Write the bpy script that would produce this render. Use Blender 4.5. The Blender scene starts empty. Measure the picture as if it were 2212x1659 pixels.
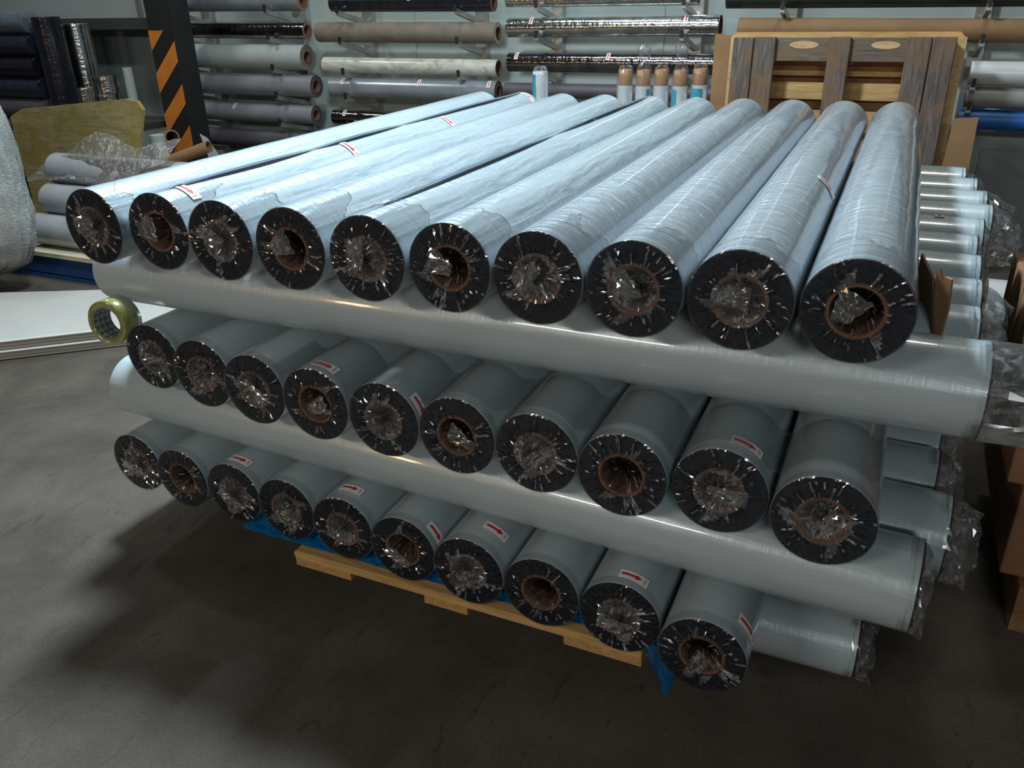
import bpy, bmesh, math, random
from mathutils import Vector, Matrix, noise

# ------------------------------------------------------------------ camera
W, H = 2212, 1659
F = 1783.98
CAM = Vector((1.459783, -1.253027, 1.356554))
RGT = Vector((0.911402, 0.410992, -0.02077))
DWN = Vector((0.159298, -0.39889, -0.903056))
FWD = Vector((-0.379434, 0.819739, -0.429019))
scene = bpy.context.scene
col = scene.collection
cd = bpy.data.cameras.new('camera'); cam = bpy.data.objects.new('camera', cd); col.objects.link(cam)
cd.sensor_width = 36; cd.lens = F * 36 / W; cd.clip_start = 0.02
m3 = Matrix((RGT, -DWN, -FWD)).transposed()
cam.matrix_world = Matrix.Translation(CAM) @ m3.to_4x4()
scene.camera = cam

# ------------------------------------------------------------------ world and lamps
world = bpy.data.worlds.new('hall_air'); scene.world = world; world.use_nodes = True
bg = world.node_tree.nodes['Background']
bg.inputs[0].default_value = (0.78, 0.9, 1.0, 1); bg.inputs[1].default_value = 0.035
def lamp(name, loc, aim, power, color, size, shape='DISK', size_y=None):
    ld = bpy.data.lights.new(name, 'AREA'); ld.energy = power; ld.color = color
    ld.shape = shape; ld.size = size
    if size_y: ld.size_y = size_y
    o = bpy.data.objects.new(name, ld); col.objects.link(o); o.location = loc
    o.rotation_euler = (Vector(aim) - Vector(loc)).to_track_quat('-Z', 'Y').to_euler()
    return o
lamp('high_bay_lamp', (-0.3, 0.95, 3.1), (0.2, 0.5, 0.6), 152, (0.74, 0.89, 1.0), 0.40)
lamp('front_fill_lamp', (-0.5, -4.2, 2.7), (0.6, 0.3, 0.5), 36, (1.0, 0.92, 0.82), 1.2, 'RECTANGLE', 0.1)  # this and the next: unseen fill behind the camera, low to spare the floor
lamp('front_fill_lamp', (2.9, -4.4, 2.6), (0.9, 0.3, 0.5), 36, (0.94, 1.0, 1.0), 1.2, 'RECTANGLE', 0.1)
lamp('doorway_lamp', (-2.9, -4.8, 1.75), (0.3, 0.1, 0.6), 20, (1.0, 0.60, 0.28), 0.3, 'RECTANGLE', 0.5)
lamp('wall_fill_lamp', (-3.6, 1.9, 3.9), (-3.6, 3.5, 0.9), 34, (0.93, 1.0, 0.96), 0.5)  # this and the next two: unseen fill added to brighten the back wall
lamp('wall_fill_lamp', (-1.0, 2.3, 4.2), (-1.2, 3.6, 0.6), 20, (0.93, 1.0, 0.96), 0.5)
lamp('wall_fill_lamp', (1.6, 2.4, 4.0), (1.2, 3.6, 0.8), 20, (1.0, 0.95, 0.85), 0.5)
vs = scene.view_settings
vs.view_transform = 'Standard'; vs.look = 'None'; vs.exposure = 0.0; vs.gamma = 1.0
vs.use_curve_mapping = False
try:
    scene.cycles.transparent_max_bounces = 24
except Exception:
    pass

# ------------------------------------------------------------------ pixel helpers
def ray(u, v):
    return RGT * ((u - W / 2) / F) + DWN * ((v - H / 2) / F) + FWD
def ony(u, v, y):
    d = ray(u, v); return CAM + d * ((y - CAM.y) / d.y)
def onz(u, v, z):
    d = ray(u, v); return CAM + d * ((z - CAM.z) / d.z)
def pxm(u, v, y):                       # pixels per metre on a plane of depth y
    return F / (ony(u, v, y) - CAM).dot(FWD)

# ------------------------------------------------------------------ materials
MATS = {}
def nmat(name):
    m = bpy.data.materials.new(name); m.use_nodes = True; MATS[name] = m
    nt = m.node_tree; b = nt.nodes['Principled BSDF']
    return m, nt, b
def N(nt, t, **kw):
    n = nt.nodes.new(t)
    for k, v in kw.items(): setattr(n, k, v)
    return n
def mapping(nt, scale, rot=(0, 0, 0)):
    tc = N(nt, 'ShaderNodeTexCoord'); mp = N(nt, 'ShaderNodeMapping')
    mp.inputs['Scale'].default_value = scale; mp.inputs['Rotation'].default_value = rot
    nt.links.new(tc.outputs['Object'], mp.inputs[0]); return mp.outputs[0]
def nz(nt, vec, scale, detail=4, rough=.55, dist=0):
    n = N(nt, 'ShaderNodeTexNoise'); n.inputs['Scale'].default_value = scale
    n.inputs['Detail'].default_value = detail; n.inputs['Roughness'].default_value = rough
    n.inputs['Distortion'].default_value = dist
    if vec: nt.links.new(vec, n.inputs['Vector'])
    return n.outputs[0]
def ramp(nt, fac, stops):
    r = N(nt, 'ShaderNodeValToRGB'); e = r.color_ramp.elements
    while len(e) < len(stops): e.new(0.5)
    for k, (p, c) in enumerate(stops):
        e[k].position = p; e[k].color = (c[0], c[1], c[2], 1)
    nt.links.new(fac, r.inputs[0]); return r.outputs[0]
def bump(nt, b, h, strength, dist):
    n = N(nt, 'ShaderNodeBump'); n.inputs['Strength'].default_value = strength
    n.inputs['Distance'].default_value = dist
    nt.links.new(h, n.inputs['Height']); nt.links.new(n.outputs[0], b.inputs['Normal'])
    return n
def plain(name, c, rough=.5, metal=0, spec=.5, coat=0, var=.12, vscale=8, bmp=0, bscale=40, stretch=(1, 1, 1)):
    m, nt, b = nmat(name)
    v = mapping(nt, stretch)
    f = nz(nt, v, vscale)
    lo = [x * (1 - var) for x in c]; hi = [min(1, x * (1 + var)) for x in c]
    nt.links.new(ramp(nt, f, [(.3, lo), (.7, hi)]), b.inputs['Base Color'])
    b.inputs['Roughness'].default_value = rough; b.inputs['Metallic'].default_value = metal
    b.inputs['Specular IOR Level'].default_value = spec
    b.inputs['Coat Weight'].default_value = coat; b.inputs['Coat Roughness'].default_value = .08
    if bmp: bump(nt, b, nz(nt, v, bscale), bmp, .01)
    return m

def film_mat(name, c, wr, rough, fold=0.0, metal=.15):
    """wound film: pale blue-grey, satin, with wrap wrinkles running round the roll"""
    m, nt, b = nmat(name)
    v = mapping(nt, (1, 1, 1))
    f = nz(nt, mapping(nt, (2.5, 1.2, 2.5)), 2.0)
    nt.links.new(ramp(nt, f, [(.3, [x * .9 for x in c]), (.7, [min(1, x * 1.06) for x in c])]), b.inputs['Base Color'])
    b.inputs['Roughness'].default_value = rough
    b.inputs['Specular IOR Level'].default_value = .55
    b.inputs['Coat Weight'].default_value = .9; b.inputs['Coat Roughness'].default_value = .07
    b.inputs['Metallic'].default_value = metal
    w1 = nz(nt, mapping(nt, (5, 46, 5), (0, 0, .25)), 1.6, 5, .6, .6)
    w2 = nz(nt, mapping(nt, (16, 2.2, 16)), 1.5, 3, .5, .4)
    mx = N(nt, 'ShaderNodeMix'); mx.inputs[0].default_value = fold
    nt.links.new(w1, mx.inputs[2]); nt.links.new(w2, mx.inputs[3])
    bump(nt, b, mx.outputs[0], min(1, wr), .016 if wr < .9 else .026)
    return m
film_mat('film_plain', (.49, .58, .61), .18, .34, .75, .15)
film_mat('film_creased', (.44, .51, .57), 1.0, .36, .12)
film_mat('film_folded', (.46, .55, .60), .8, .34, .7)

def wrap_mat(name, refl, milk, tint=(1, 1, 1), fres=1.0, stretch=None):
    """clear plastic wrap: a thin sheet that lets light through, reflects and goes milky in creases"""
    m = bpy.data.materials.new(name); m.use_nodes = True; MATS[name] = m
    nt = m.node_tree; nt.nodes.clear()
    out = N(nt, 'ShaderNodeOutputMaterial')
    tr = N(nt, 'ShaderNodeBsdfTransparent'); tr.inputs[0].default_value = (.99 * tint[0], .99 * tint[1], .99 * tint[2], 1)
    gl = N(nt, 'ShaderNodeBsdfGlossy'); gl.inputs['Roughness'].default_value = .13
    df = N(nt, 'ShaderNodeBsdfDiffuse'); df.inputs[0].default_value = (.85 * tint[0], .87 * tint[1], .88 * tint[2], 1)
    tl = N(nt, 'ShaderNodeBsdfTranslucent'); tl.inputs[0].default_value = (.8, .82, .83, 1)
    dm = N(nt, 'ShaderNodeMixShader'); dm.inputs[0].default_value = .35
    nt.links.new(df.outputs[0], dm.inputs[1]); nt.links.new(tl.outputs[0], dm.inputs[2])
    f = nz(nt, mapping(nt, stretch or (1, 1, 1)), 1 if stretch else 46, 3, .6, 1.2)
    mr = N(nt, 'ShaderNodeMapRange'); mr.inputs[1].default_value = .5; mr.inputs[2].default_value = .75
    mr.inputs[3].default_value = milk * .35; mr.inputs[4].default_value = milk * 2.2
    nt.links.new(f, mr.inputs[0])
    m1 = N(nt, 'ShaderNodeMixShader'); nt.links.new(mr.outputs[0], m1.inputs[0])
    nt.links.new(tr.outputs[0], m1.inputs[1]); nt.links.new(dm.outputs[0], m1.inputs[2])
    lw = N(nt, 'ShaderNodeFresnel'); lw.inputs[0].default_value = 1.45
    ad = N(nt, 'ShaderNodeMath', operation='MULTIPLY_ADD'); ad.inputs[1].default_value = fres; ad.inputs[2].default_value = refl
    ad.use_clamp = True
    nt.links.new(lw.outputs[0], ad.inputs[0])
    m2 = N(nt, 'ShaderNodeMixShader'); nt.links.new(ad.outputs[0], m2.inputs[0])
    nt.links.new(m1.outputs[0], m2.inputs[1]); nt.links.new(gl.outputs[0], m2.inputs[2])
    nt.links.new(m2.outputs[0], out.inputs[0])
    return m
wrap_mat('wrap_clear', .035, .012)
wrap_mat('wrap_film', .0, .004, fres=.35)
wrap_mat('wrap_crease_glint', .22, .6)  # milky creases, with the bright glints along pleats put into the colour
wrap_mat('wrap_streak', .0, .045, fres=.5, stretch=(3, 60, 60))
wrap_mat('wrap_milky', .08, .30)
wrap_mat('wrap_bag', .02, .07, fres=.45)
wrap_mat('wrap_loose', .03, .16, fres=.6)
wrap_mat('wrap_sheet', .04, .5, (.95, .9, .86))
wrap_mat('bubble_wrap', .06, .42)

plain('film_end', (.006, .010, .020), .3, var=.3, vscale=30)
def core_mat():
    m, nt, b = nmat('core_board')
    v = mapping(nt, (1, 1, 1))
    f = nz(nt, v, 60, 4)
    nt.links.new(ramp(nt, f, [(.3, (.105, .054, .034)), (.7, (.175, .095, .06))]), b.inputs['Base Color'])
    b.inputs['Roughness'].default_value = .8
core_mat()
plain('label_paper', (.86, .84, .82), .4, var=.03)
plain('label_red', (.62, .012, .03), .4, var=.05)
plain('flap_slate', (.10, .14, .20), .28, var=.25, vscale=5, stretch=(8, 1, 8))  # pale film lap; the dark it reflects is put into its colour
plain('chrome_film', (.62, .64, .64), .16, metal=1, var=.25, vscale=4, bmp=.35, bscale=16, stretch=(1, 3, 1))
plain('dark_chrome', (.22, .21, .22), .14, metal=1, var=.3, vscale=4, bmp=.4, bscale=14, stretch=(1, 3, 1))
plain('matt_grey', (.38, .42, .41), .6, var=.06, vscale=20)
plain('grey_film', (.23, .23, .25), .3, var=.12, coat=.4, bmp=.15)
plain('silver_film', (.30, .33, .36), .28, var=.15, metal=.35, coat=.4)
plain('slate_film', (.085, .078, .09), .5, var=.15)
plain('black_film', (.012, .013, .018), .16, var=.3, coat=.6, bmp=.3, bscale=12, stretch=(1, 3, 1))
plain('navy_film', (.02, .026, .05), .14, var=.3, coat=.6, bmp=.4, bscale=12, stretch=(1, 3, 1))
plain('steel_blue_film', (.28, .33, .42), .2, var=.2, metal=.6, bmp=.2)
plain('kraft_dull', (.20, .165, .125), .75, var=.15, vscale=14)
plain('kraft', (.27, .155, .075), .75, var=.12, vscale=9, bmp=.1, bscale=30)
plain('cardboard', (.34, .19, .09), .8, var=.1, vscale=10, bmp=.1, bscale=50)
plain('cardboard_dark', (.30, .15, .075), .8, var=.14, vscale=8, bmp=.1, bscale=50)
plain('green_black_film', (.02, .03, .022), .3, var=.3, coat=.4, bmp=.3)
plain('white_film', (.66, .68, .68), .4, var=.05, coat=.3)
plain('blue_film', (.02, .13, .42), .4, var=.1)
plain('grey_dull_film', (.30, .30, .28), .55, var=.06)
plain('orange_tape', (.75, .22, .02), .5)
plain('cyan_label', (.03, .45, .60), .5, var=.2, vscale=30)
plain('pile_film', (.38, .38, .39), .4, var=.08, coat=.3, bmp=.2)
plain('paper_white', (.42, .44, .46), .6, var=.1, vscale=25)
plain('aluminium', (.55, .56, .54), .35, metal=.8, var=.15, vscale=15)
plain('rubber_black', (.015, .015, .015), .5)
plain('column_black', (.016, .018, .018), .55, var=.3)
plain('stripe_orange', (.62, .20, .025), .6, var=.12)
plain('stripe_black', (.014, .013, .013), .6)
plain('foam_white', (.52, .51, .47), .45, var=.04, vscale=6, bmp=.12, bscale=120)
plain('panel_grey', (.33, .37, .38), .45, var=.04, vscale=3)
plain('rail_dark', (.11, .12, .12), .4, metal=.5)
plain('blue_board', (.01, .05, .16), .55, var=.2)
plain('blue_sheet', (.01, .20, .48), .2, var=.3, vscale=20, coat=.5, bmp=.8, bscale=30)
plain('bench_dark', (.05, .05, .05), .6)

def marble_mat():
    m, nt, b = nmat('marble_film')
    f = nz(nt, mapping(nt, (7, 3, 7), (.5, 0, .6)), 1.0, 6, .6, 2.5)
    nt.links.new(ramp(nt, f, [(.35, (.36, .35, .27)), (.5, (.58, .58, .49)), (.7, (.68, .68, .60))]), b.inputs['Base Color'])
    b.inputs['Roughness'].default_value = .25
marble_mat()
def wood(name, a, c, d, rough=.7, scale=(1, 1, 1), dark=None):
    m, nt, b = nmat(name)
    v = mapping(nt, scale)
    f = nz(nt, v, 5, 8, .65, .8)
    stops = [(.28, a), (.5, c), (.72, d)]
    colr = ramp(nt, f, stops)
    if dark:
        g = nz(nt, mapping(nt, (3, 3, 3)), 2.2, 5, .6, .6)
        mk = N(nt, 'ShaderNodeMix', data_type='RGBA')
        nt.links.new(ramp(nt, g, [(.45, (0, 0, 0)), (.65, (1, 1, 1))]), mk.inputs[0])
        nt.links.new(colr, mk.inputs[6]); mk.inputs[7].default_value = (*dark, 1)
        colr = mk.outputs[2]
    nt.links.new(colr, b.inputs['Base Color'])
    b.inputs['Roughness'].default_value = rough
    bump(nt, b, f, .35, .006)
    return m
wood('pine_x', (.40, .22, .07), (.55, .34, .13), (.68, .46, .21), scale=(1.2, 14, 14))
wood('pine_y', (.34, .17, .06), (.50, .28, .10), (.60, .36, .15), scale=(14, 1.2, 14))
wood('weathered_z', (.05, .042, .04), (.125, .10, .085), (.26, .205, .16), scale=(16, 16, 1.4), dark=(.22, .12, .06))
wood('weathered_x', (.06, .05, .045), (.14, .11, .09), (.26, .20, .14), scale=(1.4, 16, 16), dark=(.20, .13, .07))
wood('pale_knot', (.45, .26, .10), (.62, .42, .20), (.70, .50, .27), scale=(5, 5, 12))
wood('yellow_board', (.25, .17, .06), (.42, .33, .15), (.52, .43, .22), scale=(1.5, 8, 9), dark=(.34, .27, .06))
wood('block_wood', (.16, .08, .03), (.26, .14, .06), (.34, .19, .09), scale=(6, 6, 6))
wood('beige_board', (.50, .42, .28), (.60, .52, .37), (.68, .60, .45), scale=(1.5, 14, 14))

def concrete():
    m, nt, b = nmat('concrete')
    v = mapping(nt, (1, 1, 1))
    a = nz(nt, v, 3.0, 8, .65, .3)
    c1 = ramp(nt, a, [(.3, (.058, .047, .035)), (.5, (.092, .077, .059)), (.72, (.135, .115, .090))])
    s = nz(nt, mapping(nt, (9, 2.6, 1), (0, 0, .9)), 2.0, 5, .7, 1.5)
    mk = N(nt, 'ShaderNodeMix', data_type='RGBA')
    nt.links.new(ramp(nt, s, [(.60, (0, 0, 0)), (.72, (1, 1, 1))]), mk.inputs[0])
    nt.links.new(c1, mk.inputs[6]); mk.inputs[7].default_value = (.046, .038, .030, 1)
    g = nz(nt, v, 160, 2, .5)
    mg = N(nt, 'ShaderNodeMix', data_type='RGBA', blend_type='MULTIPLY'); mg.inputs[0].default_value = .7
    nt.links.new(mk.outputs[2], mg.inputs[6])
    nt.links.new(ramp(nt, g, [(.3, (.6, .6, .6)), (.6, (1, 1, 1))]), mg.inputs[7])
    nt.links.new(mg.outputs[2], b.inputs['Base Color'])
    b.inputs['Roughness'].default_value = .72
    bump(nt, b, a, .25, .01)
concrete()
plain('wall_paint', (.40, .46, .44), .65, var=.05, vscale=2.5)

# ------------------------------------------------------------------ mesh helpers
def mesh(name, verts, faces, mat, smooth=False, mats=None, fm=None):
    me = bpy.data.meshes.new(name); me.from_pydata([tuple(v) for v in verts], [], faces)
    for mm in (mats or [mat]): me.materials.append(MATS[mm])
    if fm: me.polygons.foreach_set('material_index', fm)
    if smooth: me.polygons.foreach_set('use_smooth', [True] * len(me.polygons))
    me.update(); return me
def link(name, me, parent=None, loc=None, rot=None):
    o = bpy.data.objects.new(name, me); col.objects.link(o)
    if parent: o.parent = parent
    if loc is not None: o.location = loc
    if rot is not None: o.rotation_euler = rot
    return o
def thing(name, label, cat, loc=(0, 0, 0), rot=(0, 0, 0), group=None):
    o = bpy.data.objects.new(name, None); col.objects.link(o); o.empty_display_size = .05
    o.location = loc; o.rotation_euler = rot
    return tag(o, label, cat, group)
def tag(o, label, cat, group=None):
    o['label'] = label; o['category'] = cat
    if group: o['group'] = group
    return o
def struct(o):
    o['kind'] = 'structure'; return o
class MB:
    def __init__(s): s.v = []; s.f = []
    def box(s, x0, x1, y0, y1, z0, z1, ch=0):
        if ch:
            return s.prism([(x0 + ch, z0), (x1 - ch, z0), (x1, z0 + ch), (x1, z1 - ch), (x1 - ch, z1), (x0 + ch, z1), (x0, z1 - ch), (x0, z0 + ch)], y0, y1)
        b = len(s.v)
        s.v += [(x, y, z) for z in (z0, z1) for y in (y0, y1) for x in (x0, x1)]
        s.f += [tuple(b + k for k in q) for q in ((0, 2, 3, 1), (4, 5, 7, 6), (0, 1, 5, 4), (2, 6, 7, 3), (0, 4, 6, 2), (1, 3, 7, 5))]
        return s
    def prism(s, pts, y0, y1):
        """polygon in x,z (counter-clockwise) pushed along y"""
        b = len(s.v); n = len(pts)
        s.v += [(x, y0, z) for x, z in pts] + [(x, y1, z) for x, z in pts]
        s.f.append(tuple(b + k for k in range(n))); s.f.append(tuple(b + n + k for k in reversed(range(n))))
        for k in range(n):
            j = (k + 1) % n; s.f.append((b + k, b + n + k, b + n + j, b + j))
        return s
    def me(s, name, mat, smooth=False): return mesh(name, s.v, s.f, mat, smooth)
def boxo(name, mat, parent, x0, x1, y0, y1, z0, z1, ch=0):
    return link(name, MB().box(x0, x1, y0, y1, z0, z1, ch).me(name, mat), parent)
def bevel(o, w, seg=2):
    md = o.modifiers.new('bevel', 'BEVEL'); md.width = w; md.segments = seg; md.limit_method = 'ANGLE'; return o
def lathe(prof, n=48, wob=None):
    """profile of (r, y) about the y axis"""
    v = []; f = []
    for i, (r, y) in enumerate(prof):
        for k in range(n):
            t = 2 * math.pi * k / n
            rr = r * (wob(t, y) if wob else 1)
            v.append((rr * math.cos(t), y, rr * math.sin(t)))
    for i in range(len(prof) - 1):
        for k in range(n):
            j = (k + 1) % n
            f.append((i * n + k, i * n + j, (i + 1) * n + j, (i + 1) * n + k))
    return v, f

# ------------------------------------------------------------------ film rolls (axis along local +y, near end at the origin)
RR = .0840; CR = .0455; CI = .0385
CACHE = {}
def barrel_me(R, L, mat, var, core=CR, wob=.006):
    key = ('b', R, L, mat, var, core)
    if key not in CACHE:
        rnd = random.Random(var * 7 + 1)
        off = Vector((rnd.random() * 40, rnd.random() * 40, rnd.random() * 40))
        def wb(t, y):
            a = noise.noise(Vector((math.cos(t) * 1.6, y * 6, math.sin(t) * 1.6)) + off)
            c = noise.noise(Vector((math.cos(t) * 3, y * 22, math.sin(t) * 3)) + off)
            return 1 - wob + wob * (.7 * a + .3 * c)
        ns = max(4, int(L / .03)) if wob > .003 else 4
        prof = [(R * .985, 0.0), (R * .997, .0006), (R, .0018), (R, .0028), (R, .005)] + [(R, L * k / ns) for k in range(1, ns)] + [(R, L - .005), (R, L - .0028), (R, L - .0018), (R * .985, L)]
        v, f = lathe(prof, 48, wb)
        CACHE[key] = mesh('film_barrel', v, f, mat, True)
    return CACHE[key]
def ring_me(R, ri, y, mat, name='end_ring'):
    key = ('r', R, ri, y, mat)
    if key not in CACHE:
        # fine concentric winding steps
        prof = [(R * .987, y)]
        k = 0
        n = 7
        for k in range(1, n):
            r = R * .987 + (ri - R * .987) * k / n
            prof.append((r, y + (.0012 if k % 2 else .0002)))
        prof.append((ri, y))
        v, f = lathe(prof, 48)
        CACHE[key] = mesh(name, v, f, mat, True)
    return CACHE[key]
def core_me(ro, ri, L, mat='core_board'):
    key = ('c', ro, ri, L, mat)
    if key not in CACHE:
        prof = [(ri, .25 if L > .5 else L), (ri, .0), (ri + .0008, -.0012), (ro - .0008, -.0012), (ro, 0), (ro, .02)]
        v, f = lathe(prof, 40)
        n = len(v); v.append((0, prof[0][1], 0))
        f += [(n, (k + 1) % 40, k) for k in range(40)]
        CACHE[key] = mesh('core_tube', v, f, mat, True)
    return CACHE[key]

def end_wrap_me(var, R=RR, back=.055, loose=0.0):
    key = ('w', var, R, back, loose)
    if key in CACHE: return CACHE[key]
    rnd = random.Random(var * 31 + 5)
    n = 140
    npl = rnd.randint(26, 34)
    pleats = []
    for k in range(npl):
        pleats.append((2 * math.pi * (k + rnd.uniform(-.35, .35)) / npl, rnd.uniform(.02, .055), rnd.uniform(.3, 1.0) * rnd.choice((1, 1, .6)), rnd.uniform(-.25, .25), rnd.uniform(.45, 1)))
    deep = [.045, .012, .05, .006, .03, -.004, .04, .02][var % 8]
    cx, cz = rnd.uniform(-.012, .012), rnd.uniform(-.012, .012)
    so = rnd.random() * 100
    pale = [(rnd.randrange(n), rnd.randint(2, 7), rnd.randint(6, 9)) for _ in range(3)]
    rings = [('tube', back), ('tube', back - .004), ('tube', back * .3), ('tube', .004), ('rim', 1.012), ('face', .965), ('face', .90), ('face', .82), ('face', .74), ('face', .66), ('face', .59), ('face', .53), ('core', .46), ('core', .38), ('core', .29), ('core', .20), ('core', .11), ('core', .04)]
    v = []; f = []; crease = {}; crk = random.Random(var + 77)
    for i, (kind, q) in enumerate(rings):
        for k in range(n):
            t = 2 * math.pi * k / n + rnd.uniform(-.25, .25) * 2 * math.pi / n
            def pl(tt, rr):
                s = 0
                for a, w, h, sw, r0 in pleats:
                    d = (tt - a - sw * (1 - rr) + math.pi) % (2 * math.pi) - math.pi
                    ww = w * (.5 + .9 * rr)
                    if abs(d) < ww and rr < r0 + .1: s = max(s, h * (1 - abs(d) / ww))
                return s
            jx = rnd.uniform(-1, 1)
            if kind in ('face', 'core'): crease[(i, k)] = pl(t, q)
            if kind == 'tube':
                nn = noise.noise(Vector((math.cos(t) * 4, q * 60, math.sin(t) * 4 + so)))
                r = R + .0004 + .0004 * max(0, nn) + loose * (.5 + .5 * nn)
                y = q + (.45 * back * (noise.noise(Vector((math.cos(t) * 2 + so, math.sin(t) * 2, 1))) + .5 * noise.noise(Vector((math.cos(t) * 7 + so, math.sin(t) * 7, 1)))) if q > back * .7 and back > .03 else 0)
            elif kind == 'rim':
                r = R + .0006 + loose * .3; y = -.001 - .0012 * pl(t, 1)
            elif kind == 'face':
                r = R * q; y = -.0022 - .0068 * pl(t, q) * (.45 + .9 * (1 - q)) - .0011 * abs(jx) - loose * .25
            else:
                r = R * q; u = 1 - q / .5
                nn = noise.noise(Vector((math.cos(t) * q * 9 + so, math.sin(t) * q * 9, so)))
                y = -.003 + deep * (u ** .7) + nn * .018 * min(1, u * 2) - .006 * pl(t, q) * (1 - u) + .0035 * jx * min(1, u * 2.5)
            x = r * math.cos(t); z = r * math.sin(t)
            if kind == 'core':
                u = 1 - q / .5; x += cx * u; z += cz * u
            v.append((x, y, z))
    for i in range(len(rings) - 1):
        for k in range(n):
            j = (k + 1) % n
            f.append((i * n + k, i * n + j, (i + 1) * n + j, (i + 1) * n + k))
    fm = [0] * len(f)
    for q in range(len(f)):
        ringi = q // n
        if ringi == 0: fm[q] = 2 if back > .03 else 3
        elif ringi < 4: fm[q] = 3
        elif ringi >= 11: fm[q] = 1 if deep < .035 else (2 if crease.get((ringi, q % n), 0) > .5 else 0)
        elif crease.get((ringi, q % n), 0) > .36 and crk.random() < .88: fm[q] = 2
        elif ringi >= 6 and any(abs((q % n) - a_ - (ringi - 8) * w_ * .3) < w_ * (ringi - r_ + .6) / 4 and ringi >= r_ for a_, w_, r_ in pale): fm[q] = 1
    me = mesh('end_wrap', v, f, None, False, ['wrap_clear', 'wrap_milky', 'wrap_crease_glint', 'wrap_film'], fm)
    CACHE[key] = me
    return me
def fold_me(var):
    """a loose crumpled lap of wrap lying over the core"""
    key = ('f', var)
    if key in CACHE: return CACHE[key]
    rnd = random.Random(var * 13 + 3)
    n = 9; v = []; f = []
    sx, sz = rnd.uniform(.03, .05), rnd.uniform(.016, .028)
    so = rnd.random() * 50
    for i in range(n):
        for k in range(n):
            a = i / (n - 1) - .5; c = k / (n - 1) - .5
            taper = 1 - .55 * (i / (n - 1))
            y = -.008 - .011 * abs(noise.noise(Vector((a * 5 + so, c * 5, 0)))) - rnd.uniform(0, .005)
            v.append((a * sx * 1.6 + rnd.uniform(-.002, .002), y, c * sz * 2 * taper + rnd.uniform(-.002, .002)))
    for i in range(n - 1):
        for k in range(n - 1):
            a = i * n + k
            f += [(a, a + 1, a + n + 1), (a, a + n + 1, a + n)]
    CACHE[key] = mesh('wrap_fold', v, f, 'wrap_milky'); return CACHE[key]
def tail_me(var, R, L, flat=1.0, r1=.7):
    key = ('t', var, R, L, flat, r1)
    if key in CACHE: return CACHE[key]
    rnd = random.Random(var * 17 + 9); so = rnd.random() * 60
    n = 40; prof = []
    ns = 9
    v = []; f = []
    for i in range(ns + 1):
        u = i / ns
        for k in range(n):
            t = 2 * math.pi * k / n
            nn = noise.noise(Vector((math.cos(t) * 2.3 + so, u * 3.5, math.sin(t) * 2.3)))
            n2 = noise.noise(Vector((math.cos(t) * 7 + so, u * 9, math.sin(t) * 7)))
            r = (R + .0015) * ((1 - u) + r1 * u) * (1 + (.10 * nn + .08 * n2) * min(1, u * 2.2))
            y = .012 - (L + .012) * u * (1 + .22 * nn * u)
            if L < .2: r = min(r, R + .0009)
            z = r * math.sin(t) * (1 - (1 - flat) * u) - .02 * u * u
            v.append((r * math.cos(t) + rnd.uniform(-.001, .001), y, z + rnd.uniform(-.0015, .0015) * u))
    for i in range(ns):
        for k in range(n):
            j = (k + 1) % n
            f.append((i * n + k, i * n + j, (i + 1) * n + j, (i + 1) * n + k))
    CACHE[key] = mesh('wrap_tail', v, f, 'wrap_loose'); return CACHE[key]

# arrow stickers, bent round a barrel of radius r: arrow runs round the roll, lettering at its tip
def text_verts():
    cu = bpy.data.curves.new('open_text', 'FONT'); cu.body = 'OPEN'; cu.size = 1; cu.align_x = 'CENTER'; cu.align_y = 'CENTER'
    cu.resolution_u = 2
    ob = bpy.data.objects.new('open_text', cu); col.objects.link(ob)
    dg = bpy.context.evaluated_depsgraph_get()
    me = bpy.data.meshes.new_from_object(ob.evaluated_get(dg))
    v = [tuple(x.co) for x in me.vertices]; f = [tuple(p.vertices) for p in me.polygons]
    bpy.data.objects.remove(ob); bpy.data.curves.remove(cu); bpy.data.meshes.remove(me)
    return v, f
TV, TF = text_verts()
def bend(pts, r, lift):
    return [((r + lift) * math.sin(u / r), w, (r + lift) * math.cos(u / r)) for u, w in pts]
def sticker_meshes(r, s=1.0):
    key = ('s', round(r, 4), s)
    if key in CACHE: return CACHE[key]
    n = 10; l0, l1, hw = -.030 * s, .030 * s, .0125 * s
    pts = []
    for i in range(n + 1):
        u = l0 + (l1 - l0) * i / n; pts += [(u, -hw), (u, hw)]
    f = [(2 * i, 2 * i + 2, 2 * i + 3, 2 * i + 1) for i in range(n)]
    lo = bend(pts, r, .0004); hi = bend(pts, r, .0012)
    b = len(lo); ff = [tuple(b + k for k in reversed(q)) for q in f] + f
    for i in range(n):
        ff += [(2 * i, b + 2 * i, b + 2 * i + 2, 2 * i + 2), (2 * i + 1, 2 * i + 3, b + 2 * i + 3, b + 2 * i + 1)]
    a = mesh('arrow_sticker', lo + hi, ff, 'label_paper', False)
    # arrow
    pts = []; f = []
    for i in range(6):
        u = (-.025 + .029 * i / 5) * s; pts += [(u, -.0034 * s), (u, .0034 * s)]
    f = [(2 * i, 2 * i + 2, 2 * i + 3, 2 * i + 1) for i in range(5)]
    k = len(pts); pts += [(.004 * s, -.0078 * s), (.004 * s, .0078 * s), (.010 * s, -.004 * s), (.010 * s, .004 * s), (.0165 * s, 0)]
    f += [(k, k + 2, k + 3, k + 1), (k + 2, k + 4, k + 3)]
    ar = mesh('arrow', bend(pts, r, .0016), [tuple(reversed(q)) for q in f], 'label_red')
    tp = [(.0232 * s - y * .0075 * s, -x * .0062 * s) for x, y, z in TV]
    tx = mesh('lettering', bend(tp, r, .0016), [tuple(q) for q in TF], 'label_red')
    CACHE[key] = (a, ar, tx); return CACHE[key]
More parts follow.
